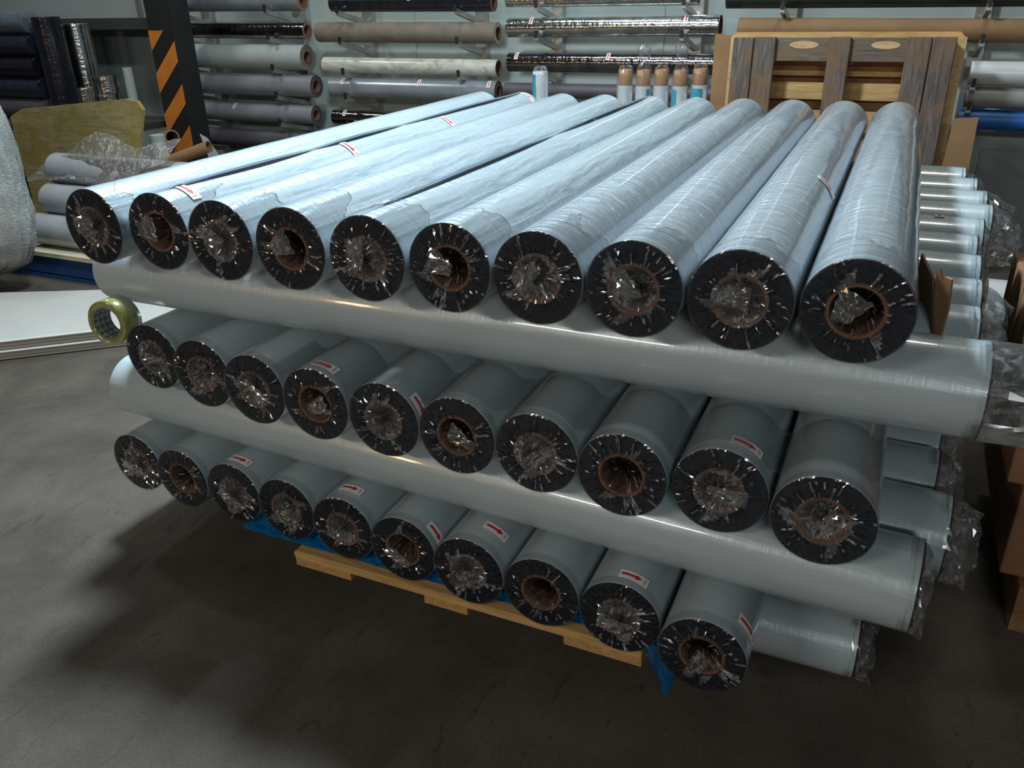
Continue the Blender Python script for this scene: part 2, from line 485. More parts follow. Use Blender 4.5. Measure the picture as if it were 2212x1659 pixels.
def add_sticker(parent, r, ang, y, s=1.0, flip=False, name='arrow_sticker'):
    """ang: turn round the roll from its top, clockwise seen from its near end"""
    a, ar, tx = sticker_meshes(r, s)
    o = link(name, a, parent, (0, y, 0), (0, ang, math.pi if flip else 0))
    o['label'] = 'white sticker with red arrow and red lettering'
    link('arrow', ar, o); link('lettering', tx, o)
    return o
def hit_cyl(u, v, ax, az, r):
    """pixel to (angle from top, y) on a roll along y with axis at ax, az"""
    d = ray(u, v); ox, oz = CAM.x - ax, CAM.z - az
    a = d.x * d.x + d.z * d.z; b = 2 * (ox * d.x + oz * d.z); c = ox * ox + oz * oz - r * r
    disc = max(0, b * b - 4 * a * c)
    t = (-b - math.sqrt(disc)) / (2 * a)
    p = CAM + d * t
    return math.atan2(p.x - ax, p.z - az), p.y

def film_roll(label, group, loc, rot, mat, L, var, R=RR, wob=.006, tail=None, fold=True, loose=0, back=.02):
    t = thing('film_roll', label, 'film roll', loc, rot, group)
    link('film_barrel', barrel_me(R, L, mat, var % 5, CR, wob), t)
    link('end_ring', ring_me(R, CR, .0, 'film_end'), t)
    link('end_ring', ring_me(R, CR, L - .0008, 'film_end'), t)
    link('core_tube', core_me(CR, CI, L), t)
    w = link('end_wrap', end_wrap_me(var % 8, R, back, loose), t); w.rotation_euler = (0, (var * 2.399) % 6.28, 0)
    if fold:
        q = link('wrap_fold', fold_me(var % 6), t); q.rotation_euler = (0, (var * 1.71) % 6.28, 0)
        q.location = (.016 * math.cos(var * 2.1), -.002, .016 * math.sin(var * 2.1))
    if tail: link('wrap_tail', tail_me(*tail), t)
    return t

ORD = ['first', 'second', 'third', 'fourth', 'fifth', 'sixth', 'seventh', 'eighth', 'ninth', 'tenth']
def spread(xs, d=.1702):
    xs = list(xs)
    for _ in range(200):
        for i in range(len(xs) - 1):
            g = xs[i + 1] - xs[i]
            if g < d:
                e = (d - g) / 2; xs[i] -= e; xs[i + 1] += e
    return xs
LEN = 1.93
Z1, Z2, Z3, Z4, Z5 = .231, .401, .571, .741, .911
X5 = spread([-.114, .057, .236, .41, .589, .762, .933, 1.103, 1.272, 1.443])
Y5 = [-.011, .007, -.004, -.003, -.006, -.003, -.002, 0, .008, .020]
X3 = spread([-.111, .075, .246, .417, .592, .762, .932, 1.104, 1.274, 1.446])
Y3 = [.063, .031, .009, 0, -.007, -.010, -.014, -.028, -.012, -.038]
X1 = spread([-.271, -.097, .077, .247, .421, .592, .763, .934, 1.105, 1.278])
Y1 = [.073, .057, .054, .046, .032, .018, .005, .001, -.007, -.047]

# ================================================================== the setting
fl = struct(link('floor', MB().box(-9, 6, -6, 3.9, -.2, 0).me('floor', 'concrete')))
wl = struct(link('wall_back', MB().box(-9, 6, 3.78, 3.9, 0, 5).me('wall_back', 'wall_paint')))
for x in (-1.52, .12, 1.78):            # narrow joints between the wall sheets
    boxo('joint_cover', 'wall_paint', wl, x - .02, x + .02, 3.772, 3.782, .0, 5)

# ================================================================== the stack on its pallet
pal = thing('wooden_pallet', 'light pine pallet carrying the stack of film rolls', 'pallet', (.28, .012, 0))
PW = .87; PD = 1.75
for k in range(8):                       # deck boards, along x
    y = k * (PD - .1) / 7
    o = boxo('deck_board', 'pine_x', pal, 0, PW, y, y + .1, .122, .144, .006)
for x0, x1 in ((0, .16), (.36, .47), (.70, .87)):
    boxo('stringer_board', 'pine_y', pal, x0, x1, .003, PD, .098, .1215)
    for y in (.16, .85, 1.5):
        boxo('block', 'block_wood', pal, x0 + .01, x1 - .01, y, y + .14, .022, .0975)
    boxo('bottom_board', 'block_wood', pal, x0, x1, .14, PD, 0, .0215)
def crinkled_sheet(name, pts_fn, nu, nv, amp, mat, seed, fr=6):
    rnd = random.Random(seed); so = rnd.random() * 90; v = []; f = []
    for i in range(nu + 1):
        for k in range(nv + 1):
            p = Vector(pts_fn(i / nu, k / nv))
            d = noise.noise_vector(p * fr + Vector((so, 0, 0))) * amp + noise.noise_vector(p * fr * 3.1 + Vector((0, so, 0))) * amp * .45
            v.append(p + d)
    for i in range(nu):
        for k in range(nv):
            a = i * (nv + 1) + k
            f += [(a, a + nv + 1, a + nv + 2), (a, a + nv + 2, a + 1)]
    return mesh(name, v, f, mat)
bs = thing('blue_plastic_sheet', 'crumpled blue plastic sheet between the pallet and the bottom rolls', 'plastic sheet')
# a sheet lying on the deck and hanging over its edge beside the last roll
link('sheet_panel', crinkled_sheet('sheet_panel', lambda a, b: (.10 + 1.10 * a, .035 + .35 * b, .1462), 60, 10, .0008, 'blue_sheet', 3), bs)
def gusset(a, b, x0, x1):
    x = x0 + (x1 - x0) * a
    return (x, .035 + .04 * abs(a - .5) + .10 * b, .147 + .030 * (1 - abs(2 * a - 1)) * (1 - .4 * b))
for i in range(2, 9):
    xm = (X1[i] + X1[i + 1]) / 2
    link('sheet_ruck', crinkled_sheet('sheet_ruck', lambda a, b: gusset(a, b, xm - .045, xm + .045), 10, 6, .004, 'blue_sheet', 20 + i, 14), bs)
link('sheet_overhang', crinkled_sheet('sheet_overhang', lambda a, b: (1.155 + .05 * a + .035 * a * b, .02 + .45 * b, .145 - .115 * a * (1 - .3 * b)), 10, 14, .006, 'blue_sheet', 41, 10), bs)

lab_px = {  # stickers seen in the photograph: roll -> pixels
    (5, 1): [(405, 411), (757, 320), (970, 262), (1140, 208)], (5, 4): [(1268, 259), (815, 438)], (5, 8): [(1788, 402)],
    (3, 3): [(703, 790)], (3, 4): [(908, 880)], (3, 8): [(1615, 962)],
    (1, 2): [(520, 993)], (1, 4): [(760, 1055)], (1, 5): [(943, 1154)], (1, 6): [(1073, 1146)], (1, 8): [(1370, 1247)], (1, 9): [(1616, 1358)]}
def flap_me(L, segs, ang0, w, seed):
    """standing edge of the outer film: a narrow lens-shaped lap along the roll"""
    v = []; f = []; so = seed * 3.3
    n = 60
    for i in range(n + 1):
        y = L * i / n
        s = 0
        for a, b in segs:
            if a < y < b: s = math.sin(math.pi * (y - a) / (b - a)) ** .6
        ww = w * (.12 + .88 * s)
        aa = ang0 + .05 * noise.noise(Vector((y * 2, so, 0)))
        for j in range(5):
            q = j / 4
            an = aa + (q - .5) * ww / RR
            r = RR + .0012 + .007 * math.sin(math.pi * q * .6) * s
            v.append((r * math.sin(an), y, r * math.cos(an)))
    for i in range(n):
        for j in range(4):
            a = i * 5 + j; f.append((a, a + 1, a + 6, a + 5))
    return mesh('film_lap', v, f, 'flap_slate', True)

ends = []
for lay, X, Y, Z, where in ((5, X5, Y5, Z5, 'pale film roll in the top layer of the stack'), (3, X3, Y3, Z3, 'grey film roll in the middle layer of black-ended rolls'), (1, X1, Y1, Z1, 'grey film roll in the bottom layer, over the pallet')):
    for i in range(10):
        var = i * 3 + lay * 11
        if lay == 5: mat = 'film_folded' if i < 6 else 'film_creased'
        else: mat = 'film_plain'
        nth = ORD[i]
        lb = '%s, %s from the tape side' % (where, nth)
        grp = {5: 'top layer of film rolls', 3: 'middle layer of film rolls', 1: 'bottom layer of film rolls'}[lay]
        t = film_roll(lb, grp, (X[i], Y[i], Z), (0, 0, 0), mat, LEN, var, loose=(.004 if lay == 1 and i in (0, 9) else 0), fold=(i % 3 != 1 or lay == 5), back=((.06, .11, .15, .08, .13)[(i * 2 + i // 3) % 5] if lay == 5 else .02), wob=(.014 if lay == 5 else .006))
        for q in lab_px.get((lay, i), []):
            an, yy = hit_cyl(q[0], q[1], X[i], Z, RR)
            add_sticker(t, RR + .0006, an, yy - Y[i])
        if (lay, i) == (5, 1):
            link('film_lap', flap_me(LEN, [(.03, .55), (.55, 1.0), (1.0, 1.9)], .10, .022, 1), t)
        if (lay, i) == (5, 4):
            link('film_lap', flap_me(LEN, [(.06, .95), (.98, 1.9)], -.02, .024, 2), t)

# crosswise layers, seen side-on at the front and by their ends beyond the last roll
Y4 = spread([.19, .362, .533, .713, .884, 1.055, 1.226, 1.397, 1.576, 1.748])
XE4 = [1.652, 1.643, 1.654, 1.661, 1.662, 1.684, 1.713, 1.709, 1.693, 1.669]
for i in range(10):
    t = film_roll('upper crosswise film roll under the top layer, %s back from the black ends' % ORD[i], 'upper crosswise layer of film rolls',
                  (XE4[i], Y4[i], Z4), (0, 0, math.pi / 2), 'film_plain', LEN + (.0 if i else .03), i * 5 + 2, fold=False,
                  tail=((i, RR, .34, .95, .98) if i == 0 else (i, RR, [0, .05, .06, .02, .02, .03, .07, .08, .03, .05][i], .85, [1, .8, .7, .9, .9, .8, .75, .8, .9, .8][i])))
    if i == 5: add_sticker(t, RR + .0006, .2, .10, .9)
Y2 = [.085 + .1755 * i for i in range(10)]
XE2 = [1.612, 1.66, 1.64, 1.65, 1.63, 1.66, 1.65, 1.64, 1.66, 1.65]
for i in range(10):
    film_roll('lower crosswise film roll above the bottom layer, %s back from the black ends' % ORD[i], 'lower crosswise layer of film rolls',
              (XE2[i], Y2[i], Z2), (0, 0, math.pi / 2 - .056), 'film_plain', LEN + .045, i * 7 + 3, fold=False,
              tail=(i + 20, RR, .02 if i == 0 else .05, .9, .92))
film_roll('short grey film roll lying on the floor beside the pallet', None, (1.55, .285, .0735), (0, 0, math.pi / 2), 'film_plain', .36, 44, R=.0725, fold=False, tail=(50, .0725, .035, .9, .85))

# roll of clear packing tape standing on the lower crosswise rolls
tp = thing('packing_tape_roll', 'roll of yellowish clear packing tape beside the middle layer', 'tape roll', (-.2325, .054, .6445), (math.radians(-4), 0, math.radians(7)))
def tape_parts():
    m, nt, b = nmat('tape_amber')
    b.inputs['Base Color'].default_value = (.36, .38, .10, 1); b.inputs['Roughness'].default_value = .12
    b.inputs['Transmission Weight'].default_value = .35; b.inputs['Coat Weight'].default_value = .6
    nt.links.new(ramp(nt, nz(nt, mapping(nt, (20, 20, 20)), 1), [(.3, (.27, .29, .06)), (.7, (.42, .43, .13))]), b.inputs['Base Color'])
    m, nt, b = nmat('tape_core')
    # printed triangles inside the paper ring
    tc = N(nt, 'ShaderNodeTexCoord'); sp = N(nt, 'ShaderNodeSeparateXYZ'); nt.links.new(tc.outputs['Object'], sp.inputs[0])
    at = N(nt, 'ShaderNodeMath', operation='ARCTAN2'); nt.links.new(sp.outputs[2], at.inputs[0]); nt.links.new(sp.outputs[0], at.inputs[1])
    def mth(op, a, bb=None):
        n = N(nt, 'ShaderNodeMath', operation=op)
        for k, q in enumerate((a, bb)):
            if q is None: continue
            if isinstance(q, (int, float)): n.inputs[k].default_value = q
            else: nt.links.new(q, n.inputs[k])
        return n.outputs[0]
    u = mth('MULTIPLY', at.outputs[0], 15 / (2 * math.pi)); w = mth('MULTIPLY', sp.outputs[1], 62)
    fu = mth('FRACT', mth('ADD', u, 30)); fw = mth('FRACT', mth('ADD', w, 30))
    tri = mth('GREATER_THAN', mth('SUBTRACT', 1.0, mth('MULTIPLY', mth('ABSOLUTE', mth('SUBTRACT', fu, .5)), 2)), fw)
    nt.links.new(ramp(nt, tri, [(.4, (.62, .62, .55)), (.6, (.20, .21, .17))]), b.inputs['Base Color'])
    b.inputs['Roughness'].default_value = .6
tape_parts()
v, f = lathe([(.0425, .001), (.0425, -.001), (.054, -.001), (.0570, .001), (.0570, .055), (.054, .057), (.0425, .057), (.0425, .055)], 56)
link('tape_winding', mesh('tape_winding', v, f, 'tape_amber', True), tp)
v, f = lathe([(.0385, 0), (.0424, 0), (.0424, .056), (.0385, .056), (.0385, 0)], 56)
link('paper_ring', mesh('paper_ring', v, f, 'tape_core', True), tp)

# torn cardboard wedge between the last top roll and the roll ends
cb = thing('cardboard_wedge', 'torn corrugated cardboard corner standing beside the last top roll', 'cardboard', (0, 0, 0))
def sheet_solid(name, pts, th, mat, parent):
    """outline in 3-D (planar), thickened along its normal"""
    P = [Vector(p) for p in pts]; n = (P[1] - P[0]).cross(P[2] - P[1]).normalized() * th
    k = len(P); v = P + [p + n for p in P]
    f = [tuple(reversed(range(k))), tuple(range(k, 2 * k))] + [(i, (i + 1) % k, k + (i + 1) % k, k + i) for i in range(k)]
    return link(name, mesh(name, v, f, mat), parent)
yq = .262
sheet_solid('flap', [tuple(ony(u, q, yq + (2060 - u) * .0006)) for u, q in ((2024, 727), (2034, 729), (2052, 668), (2060, 603), (2047, 597), (2040, 603), (2034, 581), (2027, 584), (2022, 640))], .005, 'cardboard', cb)
sheet_solid('flap', [(1.536, .42, .828), tuple(ony(2021, 727, .285)), tuple(ony(2021, 640, .285)), tuple(ony(2020, 600, .285)), (1.536, .42, .90)], .004, 'cardboard_dark', cb)  # unlit face of the wedge, its shade put into a darker board colour

# ================================================================== left: pallet with grey rolls, foam and board
bp = thing('blue_pallet', 'blue pallet with beige top boards under the grey rolls', 'pallet', (-2.95, 1.62, 0))
for k in range(5):
    boxo('deck_board', 'beige_board', bp, 0, 1.75, k * .155, k * .155 + .13, .125, .148)
for x in (0, .8, 1.6):
    boxo('bearer', 'blue_board', bp, x, x + .12, .01, .74, .022, .1245)
boxo('side_rail', 'blue_board', bp, .1205, .7995, .012, .04, .03, .124); boxo('side_rail', 'blue_board', bp, .9205, 1.5995, .012, .04, .03, .124)
boxo('bottom_board', 'blue_board', bp, 0, 1.72, .01, .1, 0, .0215); boxo('bottom_board', 'blue_board', bp, 0, 1.72, .6, .7, 0, .0215)
def tube(name, label, cat, group, p0, p1, R, mat, core=(.55, .42), core_mat='core_board', endmat='cardboard_dark', var=0, wob=.001, hollow=True):
    """plain roll from p0 (its visible end) to p1"""
    p0 = Vector(p0); p1 = Vector(p1); d = p1 - p0; L = d.length
    t = thing(name, label, cat, p0, d.to_track_quat('Y', 'Z').to_euler(), group)
    link('winding', barrel_me(R, round(L, 4), mat, var, R * core[0], wob), t)
    if hollow:
        link('end_ring', ring_me(R, R * core[0], .0, endmat), t)
        link('core_tube', core_me(R * core[0], R * core[1], round(L, 3), core_mat), t)
    else:
        v, f = lathe([(R * .985, 0), (R * .6, -.004), (.001, -.006)], 32); link('end_cap', mesh('end_cap', v, f, mat, True), t)
    v, f = lathe([(R * .985, L), (R * core[1], L - .001)], 32); link('end_ring', mesh('end_ring', v, [tuple(reversed(q)) for q in f], endmat, True), t)
    return t
g6 = [('lowest front', 1.75, .234), ('lowest middle', 1.921, .234), ('lowest back', 2.092, .234), ('middle-row front', 1.8355, .382), ('middle-row back', 2.0065, .382), ('topmost', 1.921, .530)]
for k, (w, y, z) in enumerate(g6):
    tube('wrapped_roll', '%s of the grey-white rolls piled on the blue pallet' % w, 'film roll', 'grey-white rolls on the blue pallet', (-1.35 - .04 * (k % 3), y, z), (-2.78 + .05 * (k % 2), y, z), .0848, 'pile_film', var=k % 5, wob=.004)
ps = tag(link('plastic_sheet', crinkled_sheet('plastic_sheet', (lambda a, b: (lambda top, bot: bot.lerp(top, b))(
    ony(*[(60, 378), (138, 332), (205, 280), (296, 314), (388, 300)][min(4, int(a * 4))], 1.89).lerp(ony(*[(60, 378), (138, 332), (205, 280), (296, 314), (388, 300)][min(4, int(a * 4) + 1)], 1.89), a * 4 - int(a * 4)),
    ony(*[(60, 392), (150, 390), (220, 392), (300, 378), (360, 350)][min(4, int(a * 4))], 1.833).lerp(ony(*[(60, 392), (150, 390), (220, 392), (300, 378), (360, 350)][min(4, int(a * 4) + 1)], 1.833), a * 4 - int(a * 4)))), 28, 12, .022, 'wrap_sheet', 8, 5)),
    'crumpled milky plastic sheet thrown over the grey-white rolls', 'plastic sheet')
# foam sheets
fo = thing('foam_sheet_stack', 'flat stack of white foam sheets lying on the floor', 'foam sheets')
fa, fb = onz(0, 780, 0), onz(270, 748, 0)
dirx = (fb - fa); dirx.z = 0; dirx.normalize(); diry = Vector((-dirx.y, dirx.x, 0))
for k in range(6):
    z0 = .001 + k * .0152
    P = []; n = 14
    base = fa - dirx * 1.2
    Lx = 1.95
    vv = []; ff = []
    for i in range(n + 1):
        u = Lx * i / n; Dp = .99 - .52 * i / n - .01 * (k % 2)
        for w, zz in ((-.004 * (k % 3), z0 + .004), (.008 - .004 * (k % 3), z0), (Dp, z0), (Dp, z0 + .0145), (.012 - .004 * (k % 3), z0 + .0145), (-.006 * (k % 3), z0 + .010)):
            p = base + dirx * u + diry * w
            vv.append((p.x, p.y, zz))
    for i in range(n):
        for j in range(6):
            ff.append((i * 6 + j, i * 6 + (j + 1) % 6, i * 6 + 6 + (j + 1) % 6, i * 6 + 6 + j))
    ff += [tuple(reversed(range(6))), tuple(range(n * 6, n * 6 + 6))]
    link('foam_sheet', mesh('foam_sheet', vv, [tuple(reversed(q)) for q in ff], 'foam_white'), fo)
# bundle of bubble wrap standing at the edge
v = []; f = []; nn_ = 110
prof = [(.094, .16), (.16, .30), (.28, .38), (.40, .43), (.52, .44), (.64, .43), (.76, .41), (.88, .39), (.97, .36), (1.05, .25), (1.07, .05)]
fine = []
for (za, ra), (zb_, rb) in zip(prof[:-1], prof[1:]):
    for q in range(4): fine.append((za + (zb_ - za) * q / 4, ra + (rb - ra) * q / 4))
prof = fine + [prof[-1]]
for i, (z, r) in enumerate(prof):
    for k in range(nn_):
        t = 2 * math.pi * k / nn_
        d = 1 + .10 * noise.noise(Vector((math.cos(t) * 2.2, math.sin(t) * 2.2, z * 3))) + .12 * abs(noise.noise(Vector((math.cos(t) * 5, math.sin(t) * 5 + 3, z * 2.2)))) + .05 * abs(noise.noise(Vector((math.cos(t) * 13 + z * 5, math.sin(t) * 13, z * 9))))
        v.append((-2.80 + r * d * math.cos(t), 1.40 + r * .38 * d * math.sin(t), z))
for i in range(len(prof) - 1):
    for k in range(nn_):
        j = (k + 1) % nn_; f.append((i * nn_ + k, i * nn_ + j, (i + 1) * nn_ + j, (i + 1) * nn_ + k))
f.append(tuple(reversed(range(nn_)))); f.append(tuple((len(prof) - 1) * nn_ + k for k in range(nn_)))
plain('bubble_skin', (.36, .38, .36), .22, var=.2, coat=.6, bmp=1.0, bscale=95)
tag(link('bubble_wrap_bundle', mesh('bubble_wrap_bundle', v, f, 'bubble_skin', True)), 'tall pale bundle of bubble wrap standing on the foam sheets', 'bubble wrap')

# yellow board leaning behind the rolls
yb_px = [(22, 252), (45, 236), (270, 214), (296, 219), (308, 238), (298, 335), (290, 420), (24, 420)]
Y0 = 2.38
pts = []
for u, vv_ in yb_px:
    p = ony(u, vv_, Y0); pts.append((p.x, max(p.z, .0)))
zmin = min(p[1] for p in pts); zmax = max(p[1] for p in pts)
yb = thing('plywood_board', 'yellowed plywood board with rounded corners leaning behind the grey rolls', 'board')
xl = pts[0][0]; xr = pts[5][0]
outl = [(xl, 0.0), (xr, 0.0), pts[5], pts[4], pts[3], pts[2], pts[1], pts[0]]
b = MB(); b.prism(outl, Y0, Y0 + .022)
link('panel', b.me('panel', 'yellow_board'), yb)
# bench with upright rolls by the wall
be = thing('workbench', 'low dark bench against the wall under the dark rolls', 'bench', (-5.6, 2.72, 0))
boxo('bench_top', 'bench_dark', be, 0, 2.42, 0, .62, .56, .60)
for x in (.02, 2.34):
    for y in (.02, .54): boxo('leg', 'bench_dark', be, x, x + .06, y, y + .06, 0, .559)
def upright(name, label, px, y, R, z0, z1, mat, group=None, cat='film roll', hollow=True, var=0, wob=.001, lean=0, core=(.55, .42), endmat='film_end'):
    c = ony(px, 180, y)
    top = ony(px, 100, y)
    return tube(name, label, cat, group, (c.x, y, z1), (c.x + lean, y, z0), R, mat, var=var, wob=wob, hollow=hollow, core=core, endmat=endmat)
for k, (px0, py, mat, r) in enumerate(((100, 44, 'steel_blue_film', .050), (96, 92, 'navy_film', .050), (96, 130, 'black_film', .050), (96, 168, 'navy_film', .050), (96, 208, 'slate_film', .050))):
    pass
names5 = ['steel-blue roll topmost in the pile', 'glossy navy roll second in the pile', 'glossy black roll third in the pile', 'navy roll fourth in the pile', 'dull slate roll lowest in the pile']
zt = .60
yy0 = 2.98
xr0 = ony(92, 130, yy0).x - .03
rad = [.072, .066, .066, .066, .066]
mm = ['slate_film', 'navy_film', 'black_film', 'navy_film', 'steel_blue_film']
zc = .6005
for k in range(5):
    r = .0705
    tube('dark_roll', names5[4 - k] + ' on the bench', 'film roll', 'dark rolls piled on the bench', (xr0, yy0, zc + r), (xr0 - 1.5, yy0, zc + r), r, mm[k], var=k, wob=.006, hollow=False)
    zc += 2 * r + .0003
upright('black_wrapped_roll', 'upright roll in black film beside the dark pile', 132, 2.98, .092, .6005, 1.27, 'black_film', hollow=False, wob=.01)
upright('silver_roll', 'tall upright silver roll leaning by the black one', 192, 3.18, .088, .6005, 1.22, 'chrome_film', lean=-.0, endmat='chrome_film')
upright('silver_roll', 'short silver roll standing in front of the tall one', 180, 2.81, .052, .6005, .845, 'chrome_film', endmat='chrome_film')
c2 = ony(233, 200, 2.95).x
tube('silver_roll', 'lower of two short silver rolls stacked on the bench', 'film roll', None, (c2, 2.95, .80), (c2, 2.95, .6005), .082, 'chrome_film', endmat='chrome_film')
tube('silver_roll', 'upper of two short silver rolls stacked on the bench', 'film roll', None, (c2 + .012, 2.95, .905), (c2 + .012, 2.95, .8015), .082, 'chrome_film', endmat='chrome_film')
upright('thin_tube', 'thin upright grey tube beside the stacked silver rolls', 281, 2.97, .030, .6005, .96, 'matt_grey', cat='tube', endmat='matt_grey')
# tubes, box and paper behind the far end of the top roll
tube('cardboard_tube', 'brown cardboard tube lying by the striped column', 'tube', None, ony(452, 316, 2.55), ony(318, 366, 2.47), .033, 'kraft', core=(.85, .8))
tube('cardboard_tube', 'short brown tube end poking out under the column', 'tube', None, ony(372, 296, 2.75), ony(345, 300, 3.1), .045, 'cardboard_dark', core=(.85, .75))
sheet_solid('white_paper_sheet', [(-2.36, 2.70, .3855), (-2.23, 2.70, .3855), ony(448, 298, 2.72), ony(432, 289, 2.72)], .003, 'paper_white', None)
tag(bpy.data.objects['white_paper_sheet'], 'white paper sheet sticking up behind the brown tube', 'paper')
cbx = thing('cardboard_box', 'low brown cardboard box on the floor behind the top roll', 'box', (-2.66, 2.62, 0))
boxo('box_body', 'cardboard_dark', cbx, 0, .66, -.20, .55, 0, .385)
boxo('box_flap', 'cardboard_dark', cbx, .30, .75, .53, .549, .3855, .47)
gp = upright('grey_tube', 'pale grey upright tube beside the yellow board', 317, 2.66, .045, 0, .60, 'matt_grey', cat='tube', endmat='matt_grey', hollow=False)

# striped column and grey panel
def column():
    y = 3.09
    x0 = ony(327, 100, y).x; x1 = ony(379, 100, y).x
    t = thing('striped_column', 'black steel column with orange and black hazard stripes', 'column', ((x0 + x1) / 2, y, 0))
    w = (x1 - x0) / 2
    boxo('shaft', 'column_black', t, -w, w, .004, .17, 0, 3.2)
    ztop = ony(324, 66, y).z
    boxo('stripe_backing', 'stripe_black', t, -w, w, -.001, .0035, 0, ztop)
    # slanted orange bands, rising to the side of the rack
    step = .262; bh = .125; sl = .20
    z = ztop - .03
    for k in range(5):
        zt_ = ztop - .14 - k * step + .14
        pts = [(-w, zt_ - bh - .0), (w, zt_ - bh + sl), (w, zt_ + sl), (-w, zt_)]
        # clip at the top edge of the backing
        cl = []
        for a, b2 in zip(pts, pts[1:] + pts[:1]):
            ina, inb = a[1] <= ztop, b2[1] <= ztop
            if ina: cl.append(a)
            if ina != inb:
                s = (ztop - a[1]) / (b2[1] - a[1]); cl.append((a[0] + (b2[0] - a[0]) * s, ztop))
        if len(cl) > 2:
            bb = MB(); bb.prism(cl, -.0035, -.0012); link('orange_stripe', bb.me('orange_stripe', 'stripe_orange'), t)
column()
pc = thing('wall_cabinet', 'light grey wall cabinet with dark rail beneath', 'cabinet', (0, 0, 0))
a = ony(120, 50, 3.45); c = ony(318, 50, 3.45)
boxo('cabinet_body', 'panel_grey', pc, a.x - 1.4, c.x, 3.45, 3.775, a.z + .03, 2.2)
boxo('rail', 'rail_dark', pc, a.x - 1.4, c.x + .02, 3.43, 3.775, a.z - .045, a.z + .0295)
boxo('edge_trim', 'aluminium', pc, c.x - .055, c.x - .02, 3.43, 3.449, a.z + .03, 2.2)

# ================================================================== wall racks and their rolls
RY = 3.50
def upright_rack(px, py, arms, label, group):
    p = ony(px, py, 3.74)
    t = thing('rack_upright', label, 'rack', (p.x, 3.745, 0), (0, 0, 0), group)
    boxo('post', 'aluminium', t, -.035, .035, -.02, .033, .0, 2.1)
    for z in arms:
        b = MB(); b.prism([(-.011, 0), (.011, 0), (.011, .030), (-.011, .030)], -.34, -.0205)
        o = link('arm', b.me('arm', 'aluminium'), t); 
        for vtx in o.data.vertices:
            s = (-.0205 - vtx.co.y) / .32
            vtx.co.z += z - .084 + .072 * s
        c2_ = MB().box(-.009, .009, -.350, -.340, z + .002, z + .040).me('stop', 'rubber_black'); link('stop', c2_, o)
    return t
def rack_roll(l, r, dl, dr, mat, label, group, core=(.6, .48), y=RY, stick=(), endmat='cardboard_dark', core_mat='core_board', name='stock_roll', wob=.003, var=0, extra=0):
    a = ony(*l, y); b = ony(*r, y)
    R = .5 * (dl / pxm(*l, y) + dr / pxm(*r, y)) / 2
    z = (a.z + b.z) / 2
    a.z = z + (a.z - z) * .35; b.z = z + (b.z - z) * .35
    if extra: b.x += extra
    t = tube(name, label, 'stock roll', group, b, a, R, mat, core, core_mat, endmat, var, wob)
    for u, v_ in stick:
        p = ony(u, v_, y - R * .8)
        d = (b - a).normalized(); s = (b - p).dot(d)
        ang = math.radians(-52)
        a_, ar, tx = sticker_meshes(R + .0006, .9)
        o = link('arrow_sticker', a_, t, (0, s, 0)); link('arrow', ar, o); link('lettering', tx, o)
        # turn the sticker to the side facing the aisle
        o.rotation_euler = (0, STA, 0)
    return t, z, R
STA = math.radians(-40)
GA, GB, GC, GD = 'rolls on the rack beside the striped column', 'rolls on the middle wall rack', 'rolls on the rack behind the wrapped tubes', 'rolls on the rack behind the leaning pallet'
rows = {'A': [], 'B': [], 'C': [], 'D': []}
def put(k, *a, **kw):
    t, z, R = rack_roll(*a, **kw); rows[k].append((z, R)); return t
put('A', (390, 4), (654, 4), 38, 40, 'silver_film', 'clear-wrapped silver roll highest beside the striped column', GA, stick=((513, 15), (549, 14)), wob=.012)
put('A', (407, 64), (664, 68), 30, 34, 'dark_chrome', 'thin mirror-like roll under the clear-wrapped one by the column', GA, wob=.006, var=1, core=(.75, .65))
put('A', (412, 119), (664, 125), 48, 52, 'matt_grey', 'thick matt pale grey roll by the striped column', GA, core=(.55, .42), endmat='kraft_dull')
put('A', (408, 178), (684, 187), 42, 47, 'grey_film', 'glossy grey roll with a small white tag by the column', GA, core=(.66, .5), var=2, endmat='slate_film')
put('A', (417, 236), (684, 249), 36, 41, 'grey_film', 'glossy grey roll with a loose edge and red arrow sticker', GA, stick=((506, 232),), core=(.66, .5), var=3, endmat='slate_film')
put('A', (443, 292), (700, 308), 36, 38, 'slate_film', 'dull dark slate roll lowest beside the column', GA, var=4)
put('B', (718, 4), (1067, 10), 34, 35, 'black_film', 'glossy black roll highest on the middle rack', GB, stick=((884, 6), (1036, 6)), core=(.75, .6))
put('B', (689, 67), (1076, 74), 38, 46, 'kraft_dull', 'dull brown paper roll on the middle rack', GB, core=(.62, .5), endmat='beige_board')
put('B', (703, 138), (1077, 149), 30, 37, 'marble_film', 'thin cream marbled roll on the middle rack', GB, core=(.9, .8), endmat='paper_white')
put('B', (719, 189), (1077, 197), 43, 42, 'silver_film', 'silver grey roll with three stickers on the middle rack', GB, stick=((739, 176), (904, 183), (1055, 191)), core=(.66, .5), endmat='slate_film', var=1)
put('B', (724, 252), (1082, 268), 31, 33, 'dark_chrome', 'dark mirror roll lowest on the middle rack', GB, stick=((744, 250),), var=2, wob=.008)
put('C', (1096, 0), (1510, -3), 28, 28, 'chrome_film', 'bright foil roll highest behind the wrapped tubes', GC, wob=.01)
put('C', (1100, 62), (1557, 53), 42, 42, 'chrome_film', 'thick bright foil roll behind the wrapped tubes', GC, stick=((1147, 48), (1482, 40)), core=(.92, .86), wob=.012, var=1)
put('C', (1101, 135), (1548, 138), 41, 41, 'dark_chrome', 'dark purple-grey foil roll behind the wrapped tubes', GC, stick=((1115, 130), (1313, 127)), wob=.008, var=3)
put('C', (1092, 196), (1540, 202), 32, 32, 'slate_film', 'dull dark grey roll lowest behind the wrapped tubes', GC)
put('D', (1572, -8), (2190, -5), 44, 46, 'green_black_film', 'dark green roll above the long brown paper roll', GD, extra=.5, wob=.012)
